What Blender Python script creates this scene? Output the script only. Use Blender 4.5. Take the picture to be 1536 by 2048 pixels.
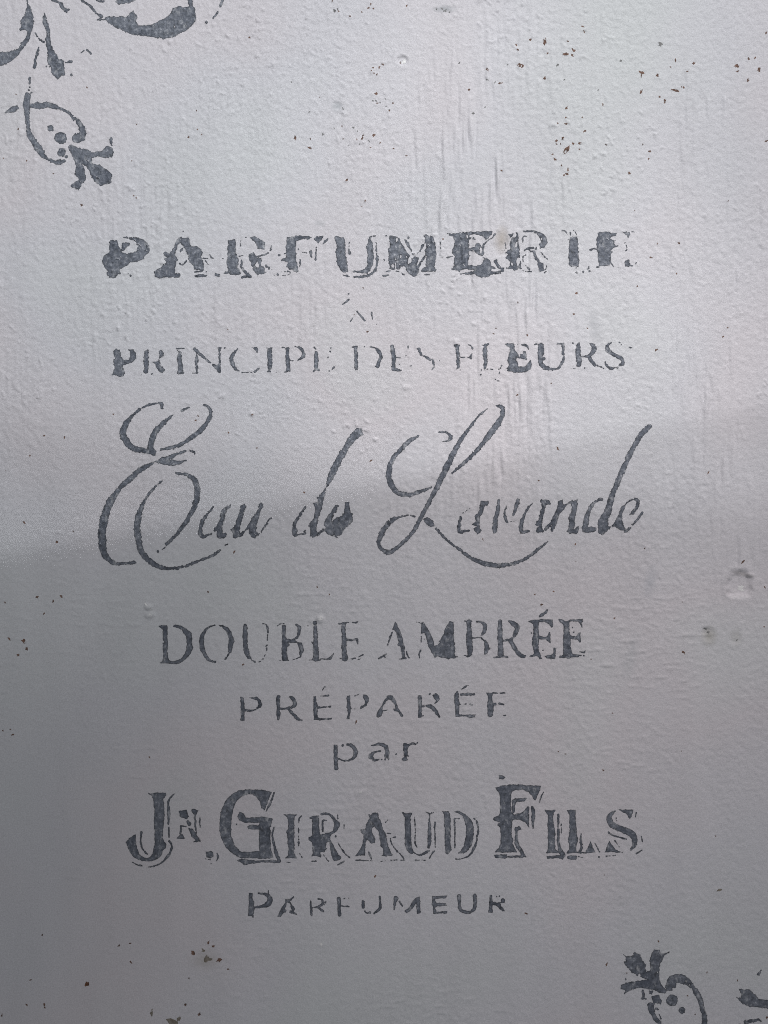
import bpy, math, random
import numpy as np

scene = bpy.context.scene
for o in list(bpy.data.objects):
    bpy.data.objects.remove(o, do_unlink=True)

# ------------------------------------------------------------------ measures
U = 0.0005                       # metres for one drawing unit of the panel (1536 x 2048 units are in view)
CX, CY, CZ = 768.0, 1024.0, 0.95  # drawing centre, height of that centre above the floor
CAM_D = 1.75
def X(px): return (px - CX) * U
def Z(py): return CZ + (CY - py) * U

# ------------------------------------------------------------------ camera
cam_data = bpy.data.cameras.new('camera')
cam = bpy.data.objects.new('camera', cam_data)
scene.collection.objects.link(cam)
cam.location = (0, -CAM_D, CZ)
cam.rotation_euler = (math.pi / 2, 0, 0)
cam_data.sensor_fit = 'VERTICAL'
cam_data.sensor_height = 24.0
cam_data.lens = 24.0 * CAM_D / (2048 * U)
cam_data.clip_start = 0.05
cam_data.clip_end = 100
scene.camera = cam

# ------------------------------------------------------------------ light
world = bpy.data.worlds.new('World')
scene.world = world
world.use_nodes = True
bg = world.node_tree.nodes['Background']
bg.inputs[0].default_value = (0.945, 0.962, 1.0, 1)
bg.inputs[1].default_value = 0.286

def area(name, loc, aim, sx, sy, watts, colour, spread=180.0, roll=0.0):
    from mathutils import Vector, Quaternion
    d = bpy.data.lights.new(name, 'AREA')
    d.shape = 'RECTANGLE'; d.size = sx; d.size_y = sy
    d.energy = watts; d.color = colour; d.spread = math.radians(spread)
    o = bpy.data.objects.new(name, d)
    scene.collection.objects.link(o)
    o.location = loc
    q = (Vector(aim) - Vector(loc)).to_track_quat('-Z', 'Y')
    o.rotation_euler = (q @ Quaternion((0, 0, 1), math.radians(roll))).to_euler()
    return o
def spot(name, loc, aim, watts, colour, cone, blend, radius=0.06):
    from mathutils import Vector
    d = bpy.data.lights.new(name, 'SPOT')
    d.energy = watts; d.color = colour; d.spot_size = math.radians(cone); d.spot_blend = blend; d.shadow_soft_size = radius
    o = bpy.data.objects.new(name, d)
    scene.collection.objects.link(o)
    o.location = loc
    o.rotation_euler = (Vector(aim) - Vector(loc)).to_track_quat('-Z', 'Y').to_euler()
    return o
# added spots that stand for no real fixture, high up in front of the panel, to its right: they rake down across it, and the lower edges of the two
# widest beams draw the soft light and shade boundary through the script line
spot('added_spot', (-0.1000, -1.3000, CZ + 1.4000), (-0.3631, 0.1867, CZ + 2.7117), 29.0, (0.96, 0.975, 1.0), 177.300, 0.011, 0.006)
spot('added_spot', (0.8000, -1.3000, CZ + 1.4000), (0.7799, 0.4318, CZ + 2.4003), 33.0, (0.97, 0.985, 1.0), 156.000, 0.032, 0.006)
spot('added_spot', (0.5660, -1.3000, CZ + 1.4000), (0.1160, 0.0000, CZ + 0.3120), 20.0, (1.0, 0.96, 0.93), 18.000, 0.800, 0.060)
spot('added_spot', (0.1910, -1.3000, CZ + 1.4000), (-0.2950, 0.0000, CZ + 0.4100), 32.0, (0.96, 0.98, 1.0), 36.000, 1.000, 0.060)
spot('added_spot', (0.1660, -1.3000, CZ + 1.4000), (-0.2840, 0.0000, CZ + 0.2120), 12.0, (1, 0.99, 0.98), 18.000, 0.800, 0.060)
spot('added_spot', (0.7910, -1.3000, CZ + 1.4000), (0.3410, 0.0000, CZ + 0.2620), 29.0, (1, 0.985, 0.985), 36.000, 1.000, 0.060)
spot('added_spot', (0.6660, -1.3000, CZ + 1.4000), (0.2160, 0.0000, CZ + -0.1880), 43.0, (1.0, 0.925, 0.935), 26.000, 1.000, 0.060)
spot('added_spot', (0.5910, -1.3000, CZ + 1.4000), (0.1410, 0.0000, CZ + 0.0120), 14.0, (1.0, 0.97, 0.93), 18.000, 0.800, 0.060)


scene.render.engine = 'CYCLES'
scene.cycles.use_adaptive_sampling = False
scene.cycles.use_denoising = False      # keep the fine relief and a trace of sensor grain
scene.cycles.pixel_filter_type = 'BLACKMAN_HARRIS'
scene.cycles.filter_width = 1.0
scene.view_settings.view_transform = 'Standard'
scene.view_settings.look = 'None'
scene.view_settings.gamma = 1.0
scene.view_settings.exposure = 0.0
scene.view_settings.use_curve_mapping = False

# ------------------------------------------------------------------ lettering
# Every glyph is written as filled outlines P, brush strokes S (x, y, width)
# and dots D (x, y, radius) on a drawing sheet; a sheet has an origin and a scale.
SHEETS = {
    'a1': (190, 440, 5.297), 'a2': (430, 440, 5.297), 'a3': (640, 440, 5.297), 'a4': (870, 440, 5.297),
    'a5': (1060, 440, 6.4), 'b1': (200, 670, 5.12), 'b2': (440, 670, 5.12), 'b3': (700, 670, 5.12),
    'b4': (960, 670, 4.8), 'c1': (170, 780, 2.695), 'c2': (740, 780, 2.603), 'c3': (380, 970, 4.389),
    'c4': (900, 970, 3.746), 'd1': (300, 1220, 5.908), 'd2': (540, 1220, 7.68), 'd3': (740, 1210, 6.982),
    'd4': (910, 1200, 5.486), 'e1': (470, 1360, 5.486), 'e2': (730, 1360, 4.955), 'f1': (650, 1460, 7.314),
    'g0': (230, 1540, 2.844), 'g1': (240, 1560, 5.908), 'g2': (560, 1600, 6.4), 'g3': (760, 1600, 6.982),
    'g4': (970, 1540, 4.655), 'h1': (480, 1760, 5.486), 'h2': (740, 1760, 4.8), 'o1': (0, 0, 3.0),
    'o2': (1230, 1870, 5.02), 'px': (0, 0, 1.0),
}
def P(*v): return ('P', v)
def S(*v): return ('S', v)
def D(*v): return ('D', v)
def C(*v): return ('C', v)
def V(s): return ('V', s)            # change of sheet inside one glyph

LINES = []     # (part name, label, roughness, wear, [(glyph name, sheet, prims, extra)])
LINES.append(('lettering_line', 'bold slab serif word PARFUMERIE, heavily worn', 0.75, 0.5, [
 ('letter_p', 'a1', [
  P(160,212,240,215,245,270,262,300,270,330,300,345,345,355,400,345,445,325,450,270,430,235,400,210,350,195,300,182,380,183,440,188,500,200,545,235,572,280,580,330,545,370,515,380,530,408,490,430,460,440,420,440,360,455,345,480,310,490,280,515,260,530,270,575,240,600,190,618,145,605,125,570,135,545,100,500,75,440,80,400,110,370,150,345,150,290,150,240),
  P(285,245,320,230,370,245,365,265,335,290,320,310,290,335,275,320,285,290), S(350,560,10,380,590,8)]),
 ('letter_a', 'a1', [
  P(870,205,905,182,940,190,990,190,1005,240,1020,280,1080,280,1130,320,1145,345,1130,400,1150,460,1162,530,1130,540,1090,530,1050,520,1045,480,1010,460,985,410,990,380,960,340,950,300,930,265,905,245,880,260,870,300,850,345,845,365,870,400,885,430,860,440,850,500,850,560,890,565,905,590,890,615,850,610,760,605,680,622,640,595,628,560,650,530,700,505,720,475,755,455,740,410,765,395,730,375,722,350,745,335,790,355,815,320,835,290,850,250),
  P(900,320,920,290,940,285,925,320,905,335), S(900,455,8,910,478,8,940,465,10,962,440,10,970,422,8),
  P(1050,590,1110,578,1190,582,1160,600,1070,605), S(1060,550,14,1110,545,16,1140,540,8), S(1170,550,12,1195,552,10),
  S(1215,365,7,1235,395,12,1255,402,12), S(1150,408,10,1190,406,8), S(1170,430,9,1190,460,9,1215,480,5), D(935,118,7)]),
 ('letter_r', 'a2', [
  P(140,215,215,205,222,250,218,340,240,380,245,450,255,470,240,500,265,545,275,570,235,585,190,580,140,570,95,568,110,545,135,540,130,500,122,450,130,400,130,320,140,260),
  P(350,180,420,175,450,190,480,205,535,240,525,275,525,312,450,305,440,265,425,230,390,205),
  P(355,365,410,345,425,375,450,400,490,405,500,440,545,465,600,525,585,532,530,495,505,480,525,510,520,540,545,550,520,575,470,575,450,600,435,560,405,530,405,510,375,480,380,450,360,410),
  S(450,385,14,500,375,18,565,348,10), S(598,270,6,590,310,12,582,325,8), S(255,380,12,305,375,10), S(270,220,8,272,290,8),
  S(280,430,12,285,500,22,320,550,26,355,585,40,380,605,20), S(285,605,14,385,605,14), P(0,565,50,575,50,600,0,590), S(355,182,10,300,182,8), D(82,405,7)]),
 ('letter_f', 'a2', [
  P(760,185,830,168,900,165,980,165,1025,185,1000,200,930,205,860,218,855,280,862,370,860,440,870,470,890,545,835,550,820,520,790,525,760,490,770,440,700,430,720,405,760,395,755,365,725,355,755,340,750,300,760,250,755,215),
  P(1040,205,1075,170,1145,172,1130,205,1095,240,1065,225), P(1140,260,1150,220,1200,190,1205,200,1170,235), S(680,375,22,705,370,8),
  S(930,345,10,975,348,10), P(1000,330,1020,310,1035,340,1025,395,1005,380), S(1070,295,16,1068,420,24), S(905,420,8,900,490,12),
  S(705,548,8,780,545,10,790,575,6,720,590,8), D(630,590,5,665,580,10,885,310,8)]),
 ('letter_u', 'a3', [
  P(130,168,190,175,245,190,268,215,270,320,275,400,290,450,298,520,295,550,250,555,215,530,200,495,180,485,178,440,170,400,172,365,160,340,175,320,175,250,155,200),
  S(245,585,8,280,590,24,312,598,6),
  P(510,200,545,205,560,260,565,330,575,370,568,420,560,480,530,530,505,565,430,558,350,555,340,540,400,538,470,520,500,490,498,430,505,370,500,330,485,290,495,255,510,250),
  S(600,355,20,605,420,24,595,500,26,560,560,28,500,590,24,430,600,26,355,600,6), S(595,240,5,597,310,14,605,340,8), S(310,235,8,308,300,14,312,350,20), S(530,190,16,545,175,8,590,165,6)]),
 ('letter_m', 'a3', [
  P(735,172,790,165,845,190,860,240,885,270,905,320,940,370,965,400,985,410,1000,390,1045,400,1040,440,1030,480,1080,410,1115,370,1118,395,1070,470,1050,500,1050,540,1030,585,985,595,940,570,910,530,895,490,850,485,850,520,820,525,805,490,795,410,795,470,800,520,770,525,735,515,735,470,720,410,735,370,720,320,740,270,732,230),
  P(1090,165,1130,160,1200,180,1218,215,1228,280,1232,380,1225,440,1218,500,1235,525,1215,545,1140,548,1070,548,1065,530,1110,505,1130,490,1120,460,1130,400,1110,320,1125,290,1105,240,1110,190),
  S(905,210,18,940,270,22,965,320,16), S(1090,265,20,1060,330,16), S(1040,340,10,1028,362,8), P(665,545,745,535,740,550,680,555), P(655,580,720,575,725,590,670,600),
  S(805,540,10,835,545,10), P(865,560,905,570,900,585,870,585), S(1110,575,12,1165,577,8), S(680,166,8,705,166,10), D(940,185,10,985,358,8,680,420,8),
  S(1275,230,5,1275,300,5), S(1275,350,5,1270,390,6), S(1258,410,6,1262,470,8)]),
 ('letter_e', 'a4', [
  P(195,140,370,140,365,200,355,240,360,360,375,375,360,400,355,480,420,490,490,470,505,440,525,410,510,400,560,405,580,430,600,480,640,515,600,520,600,545,690,540,700,560,690,575,640,570,600,575,560,605,500,612,450,595,410,570,330,580,270,572,300,560,400,545,430,530,360,525,290,520,260,545,220,530,165,520,190,510,205,480,200,390,190,350,178,320,200,290,205,220,190,180,145,165,150,150),
  P(120,138,200,142,300,132,400,124,605,120,600,150,575,190,540,210,500,175,450,155,370,160,300,165,180,160),
  P(350,295,420,285,430,255,460,235,480,260,500,300,520,360,500,378,460,370,430,340,400,320,350,335), C(485,280,497,300,497,340,480,365,472,340),
  S(515,260,14,510,310,14,515,360,16), S(630,150,14,605,190,14,560,215,10,530,245,14,515,265,12), P(615,435,650,422,665,450,690,490,730,510,725,545,705,550,690,520,650,490,640,465),
  D(380,190,12,405,195,14,420,205,8), S(120,398,6,190,385,8), S(680,325,8,735,318,8), S(748,250,10,750,305,8)]),
 ('letter_r', 'a4', [
  P(775,150,800,145,870,130,885,145,880,200,890,270,895,310,900,400,915,460,905,500,920,515,880,520,840,550,820,525,760,510,790,490,795,440,755,400,770,375,790,370,740,350,765,320,790,310,790,240,795,180),
  S(945,122,26,1010,118,16,1070,130,30,1120,160,50,1150,200,66,1150,240,70,1110,280,50,1070,310,26), S(945,315,8,1000,300,20,1045,295,14),
  P(1000,320,1060,325,1080,390,1110,440,1180,470,1190,500,1170,530,1110,548,1105,510,1075,460,1050,390), S(975,170,16,930,180,16,930,240,14), S(965,370,6,935,385,14,930,440,10),
  S(925,530,8,955,545,8,1020,545,8), S(945,460,6,1000,525,12), S(1120,340,8,1160,385,10,1210,430,10), S(1160,555,12,1185,540,10)], 1.2),
 ('letter_i', 'a5', [
  P(500,215,605,210,615,300,622,400,620,480,630,560,620,600,590,590,530,600,500,590,495,500,500,400,500,300), S(400,130,5,460,150,14,480,185,12), S(490,200,4,485,350,5),
  S(555,130,6,590,170,14,600,200,10), S(515,160,6,520,200,10), D(590,615,8)]),
 ('letter_e', 'a5', [
  P(865,165,900,150,950,155,990,155,1060,165,1110,170,1100,200,1040,215,1030,235,1095,260,1085,300,1100,330,1080,360,1030,395,1060,410,1045,430,1030,500,1030,540,1020,580,980,590,910,600,880,590,880,540,860,480,870,430,855,330,850,250,870,200),
  S(775,382,16,820,365,14,860,380,12), S(835,605,14,885,600,12), S(1030,540,20,1075,600,16), S(1085,345,14,1120,330,10), S(1050,415,10,1080,390,14),
  P(1175,150,1270,155,1280,190,1265,235,1240,210,1215,175), S(1310,155,16,1325,150,14), S(1215,295,10,1235,330,10,1240,375,18,1225,400,6),
  P(1205,545,1240,505,1285,500,1275,540,1285,565,1325,575,1320,590,1225,600,1210,585), S(1350,580,6,1355,550,8,1375,540,6), D(765,655,10,680,665,10,595,670,8), S(735,630,14,755,590,8), S(1110,600,4,1150,605,6)]),
]))
LINES.append(('faded_word', 'tiny almost vanished word between the two upper lines', 0.4, 0.3, [
 ('letter_remnant', 'px', [S(714,623,2.5,729,641,4), S(720,630,2,729,641,2), S(685,609,2.5,698,599,3.5), S(743,625,3,745,638,2.5), S(706,635,1.5,701,643,3), D(753,648,1.6,697,588,1.6)]),
]))
LINES.append(('lettering_line', 'thin serif line PRINCIPE DES FLEURS', 0.6, 0.35, [
 ('letter_p', 'b1', [P(140,165,165,140,205,155,212,220,240,250,290,255,310,220,305,165,290,150,335,145,365,180,378,235,340,270,290,295,230,310,240,350,260,395,235,430,200,430,165,410,108,410,135,395,145,330,135,250,155,240,140,210)]),
 ('letter_r', 'b1', [P(455,165,495,155,498,220,500,300,495,370,500,385,465,400,443,370,455,340,450,300,443,260,455,200), P(600,165,625,150,655,185,650,215,610,242,605,200), P(535,275,605,262,620,300,660,355,640,388,600,370,575,330,560,300), S(602,242,5,606,262,5), D(427,400,5,533,398,7,485,155,8)]),
 ('letter_i', 'b1', [P(780,140,800,165,825,160,835,200,840,280,850,330,850,375,820,390,760,400,790,380,800,330,795,270,790,210,800,180), S(780,138,8,860,138,5), S(760,398,10,860,388,8)]),
 ('letter_n', 'b1', [S(970,145,30,1010,180,34,1060,225,28,1110,270,22,1135,283,14), P(1145,285,1190,310,1215,290,1220,250,1240,265,1238,340,1235,385,1215,380,1190,350,1150,318), S(1222,135,30,1226,190,24,1230,260,22), S(1200,133,10,1240,133,10), S(990,190,8,988,250,26,990,330,30,992,390,20), S(950,392,8,1005,385,10), D(1277,133,7)]),
 ('letter_c', 'b1', [S(1410,145,10,1370,190,30,1345,230,36,1355,290,40,1385,345,30,1430,370,8), V('b2'), P(320,125,385,120,390,150,385,185,360,155), S(355,375,22,385,350,16,400,340,8), S(215,380,4,330,385,4)]),
 ('letter_i', 'b2', [P(485,130,530,130,535,200,535,300,530,350,490,350,487,250), S(475,132,14,545,130,8), S(485,372,10,520,370,12)]),
 ('letter_p', 'b2', [S(690,140,36,692,230,40,698,340,40,690,365,30), S(660,380,12,715,368,12), S(635,125,4,670,130,5), S(768,120,12,815,130,22,845,165,36,855,210,34,830,240,20,800,258,6), S(720,260,6,790,265,4), D(575,383,7)]),
 ('letter_e', 'b2', [S(985,180,34,985,250,40,985,320,40,985,350,30), S(965,370,16,985,345,20,1010,360,16), S(960,120,6,985,145,14), D(1130,172,10,1135,130,9,1105,228,9,1120,370,9), S(1150,350,16,1168,330,14)]),
 ('letter_d', 'b2', [S(1390,130,36,1392,230,40,1395,340,36), S(1360,125,12,1405,112,10), V('b3'), S(205,122,8,255,130,16,295,170,30,315,215,34,300,270,38,285,315,36,262,322,10), D(150,117,7)]),
 ('letter_e', 'b3', [S(432,115,34,440,180,44,450,250,42,445,310,36,440,350,36), P(425,345,470,335,490,350,540,360,520,370,450,368), S(475,230,8,515,235,8), S(565,215,10,580,205,6), S(595,115,8,600,130,8), D(505,300,5,627,313,5)]),
 ('letter_s', 'b3', [S(705,140,26,715,175,26,735,210,22), S(755,215,14,790,232,24,825,260,14), S(845,250,14,855,290,26,860,325,16,835,360,6), D(917,264,7)]),
 ('letter_f', 'b3', [S(1095,110,36,1103,180,38,1105,240,38,1105,280,36), P(1060,100,1095,88,1130,110,1110,120,1075,115), S(1100,300,24,1110,325,30,1090,350,14), S(1130,228,8,1180,228,8), P(1175,225,1215,220,1250,190,1248,255,1220,240), S(1140,102,5,1190,100,5), P(1205,95,1240,100,1265,135,1255,150,1240,120), D(1128,357,7)]),
 ('letter_l', 'b3', [S(1385,100,30,1382,180,46,1388,250,40,1385,300,34,1380,340,24), S(1350,102,10,1385,105,20,1420,92,10), S(1400,350,5,1460,350,7), D(1345,357,6,1337,405,6)]),
 ('letter_e', 'b4', [P(240,85,270,78,330,88,333,150,370,185,410,180,415,160,435,155,450,190,445,240,420,230,370,225,345,215,360,260,370,305,440,300,455,280,485,242,500,290,490,330,455,352,400,360,330,362,300,345,265,345,255,325,280,290,265,240,275,205,285,150,285,115,255,105), S(335,90,5,385,90,5), P(385,92,425,80,465,105,465,135,440,110,405,105), S(210,290,12,195,320,10,185,330,10,188,365,8), S(145,422,8,165,438,10,190,440,8)]),
 ('letter_u', 'b4', [S(585,100,50,585,160,60,580,220,50,585,270,40,620,310,40,670,325,32,730,325,20,770,300,30,795,250,26,805,205,14), S(795,180,22,798,130,26,795,90,30), S(525,88,10,615,90,12), S(745,85,12,800,80,10), D(612,225,18)]),
 ('letter_r', 'b4', [S(945,90,30,945,140,50,945,190,46,950,240,54,950,285,46), S(1060,85,16,1085,110,46,1090,150,46,1065,185,36,1040,205,24), S(975,207,12,1045,207,16), S(1050,215,30,1075,255,36,1105,290,24), S(1125,295,10,1185,320,12), S(885,322,10,920,320,8), D(1005,318,8,893,78,8)]),
 ('letter_s', 'b4', [S(1265,72,8,1225,100,26,1225,140,46,1260,175,36,1320,205,36,1365,235,40,1370,270,40,1345,290,20), S(1200,255,8,1215,290,26,1260,320,24,1330,312,16), D(1340,72,9), S(1355,85,5,1358,98,5), S(1430,120,8,1460,122,8)]),
]))
LINES.append(('lettering_line', 'large flowing script line Eau de Lavande', 0.75, 0.3, [
 ('letter_e', 'c1', [S(415,95,16,412,75,20,395,70,14,340,82,9,295,105,12,250,145,18,215,190,32,205,235,34,225,280,34,265,315,32,320,328,26,370,335,28), S(475,135,8,430,170,22,385,220,30,360,270,32,355,320,34,372,350,18),
  S(640,80,8,665,90,14,678,130,22,655,180,22,615,225,28,560,265,22,500,300,18,412,322,12), S(520,110,10,562,95,10),
  P(370,385,430,360,480,340,545,325,550,333,490,355,455,375,490,380,550,378,520,395,480,410,420,402), S(565,325,8,590,335,12,592,348,8),
  S(370,392,8,330,412,24,280,445,28,230,490,30,190,525,22), S(185,535,20,150,580,36,120,640,42,100,710,44,92,790,44,95,850,40,115,900,32,155,930,22,200,936,14,270,928,14),
  S(415,490,6,370,530,12,330,580,14,300,640,26,282,710,34,285,790,34,300,860,32,340,915,30,400,952,24,460,962,18,520,955,12,590,930,16,655,905,12), S(660,905,8,700,885,16,730,862,10), S(755,835,8,770,828,6),
  S(495,448,10,545,455,18,585,480,28,605,530,32,600,590,28,580,650,26,545,710,22,500,770,18,440,830,14), S(415,860,8,430,850,8), D(392,870,5)]),
 ('letter_a', 'c3', [S(210,182,10,160,245,20,115,310,30,95,375,36,95,430,40,120,455,30,160,438,14,185,428,12), P(325,185,360,170,355,200,325,210,305,290,285,360,285,420,320,420,322,450,290,470,240,462,230,425,235,405,205,400,210,380,240,350,265,290,280,215)]),
 ('letter_u', 'c3', [P(445,180,470,165,495,190,480,225,460,290,440,370,435,430,480,400,515,340,560,270,600,210,605,165,630,155,648,190,620,220,605,300,585,350,580,400,600,430,570,468,540,455,518,420,520,380,490,400,460,445,400,465,372,460,375,420,360,395,395,350,415,290,435,220), S(600,435,10,650,375,12,690,310,12,712,290,10), S(310,525,10,330,517,10)]),
 ('letter_d', 'c3', [P(1085,160,1125,155,1120,120,1150,70,1190,30,1190,70,1170,150,1150,220,1125,290,1110,400,1120,440,1080,460,1055,440,1055,390,1040,355,1090,275,1100,220), S(1012,190,16,960,270,22,920,340,30,920,400,46,920,435,24,960,432,12,1010,425,14,1008,405,10), S(1100,440,8,1170,390,16),
  V('c1'), P(1300,525,1305,480,1320,430,1370,340,1400,290,1430,240,1465,205,1490,205,1495,235,1470,260,1425,310,1400,360,1370,410,1340,475,1315,515)]),
 ('letter_e', 'c3', [P(1290,170,1310,180,1260,260,1245,320,1350,250,1360,150,1395,150,1410,240,1430,250,1425,320,1390,360,1335,415,1330,435,1290,445,1250,445,1210,430,1185,400,1190,370,1170,350,1210,270,1250,210), S(1120,440,12,1170,400,18,1175,380,10), S(1250,445,8,1295,458,8)]),
 ('letter_l', 'c2', [S(255,238,6,210,262,22,160,310,22,115,365,22,98,430,28,110,490,30,145,535,26,200,545,22,260,530,18,318,508,10),
  S(610,98,5,570,130,10,530,180,12,490,235,20,450,300,26,410,380,32,370,460,30,330,540,24,290,620,22,255,685,22,215,750,18,170,795,18,120,835,20,85,845,24,50,815,20,48,775,22,75,720,26,120,675,22,160,660,8,200,652,7,235,658,8),
  S(655,80,8,690,95,22,685,140,26,650,195,34,610,250,26,560,310,20,500,370,18,430,432,12), S(360,218,7,400,222,8,420,245,20,410,262,10,375,268,5),
  P(275,670,300,660,330,685,342,712,315,712,285,690), S(345,722,12,400,780,12,460,825,15,520,870,16,570,895,24,630,912,26,700,912,20,770,895,16,830,865,14,880,825,14,925,790,8)]),
 ('letter_a', 'c4', [S(80,245,24,72,290,24,68,340,32,90,355,20), S(90,345,14,140,340,10), S(90,215,4,150,175,4), P(230,120,290,122,285,155,265,150,240,215,225,240,220,320,240,340,205,368,185,350,175,325,195,310,170,295,195,270,185,230,215,210)]),
 ('letter_v', 'c4', [S(368,115,22,360,180,24,345,240,36,335,300,34,338,345,36), S(430,140,8,410,200,16,420,260,20,432,280,14), S(510,110,28,498,160,28,475,225,12), S(455,275,5,500,265,5)]),
 ('letter_a', 'c4', [S(630,120,5,590,165,12,560,215,20,540,270,26,530,330,30,545,352,30,590,345,14), P(670,110,745,110,755,145,720,150,710,190,695,260,690,310,705,350,660,358,645,345,660,310,630,300,640,285,665,260,675,200,690,150)]),
 ('letter_n', 'c4', [P(810,120,845,115,850,150,890,125,960,105,955,130,880,145,850,185,820,215,800,290,770,350,755,350,760,300,715,345,700,330,750,280,780,220,800,180), P(910,130,955,115,955,170,945,220,935,270,930,330,965,305,968,335,945,365,890,365,878,345,890,310,895,270,890,240,915,190)]),
 ('letter_d', 'c4', [S(1140,105,18,1090,125,18,1055,165,24,1030,220,34,1020,280,44,1015,330,50,1050,335,46,1085,330,20), P(1105,275,1180,235,1190,310,1220,300,1160,360,1120,355,1125,310), V('c2'), S(1460,190,22,1425,215,30,1390,265,24,1350,340,28,1310,430,28,1280,500,28,1255,570,30,1235,640,38,1210,690,44,1205,735,36)]),
 ('letter_e', 'c4', [P(1220,300,1250,240,1290,165,1340,110,1400,95,1425,120,1420,160,1370,220,1340,225,1390,165,1400,130,1370,110,1320,145,1295,200,1290,260,1310,340,1280,340,1230,310,1190,325), S(1315,350,20,1355,320,14), S(1370,300,12,1410,250,20,1440,205,12)]),
]))
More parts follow.
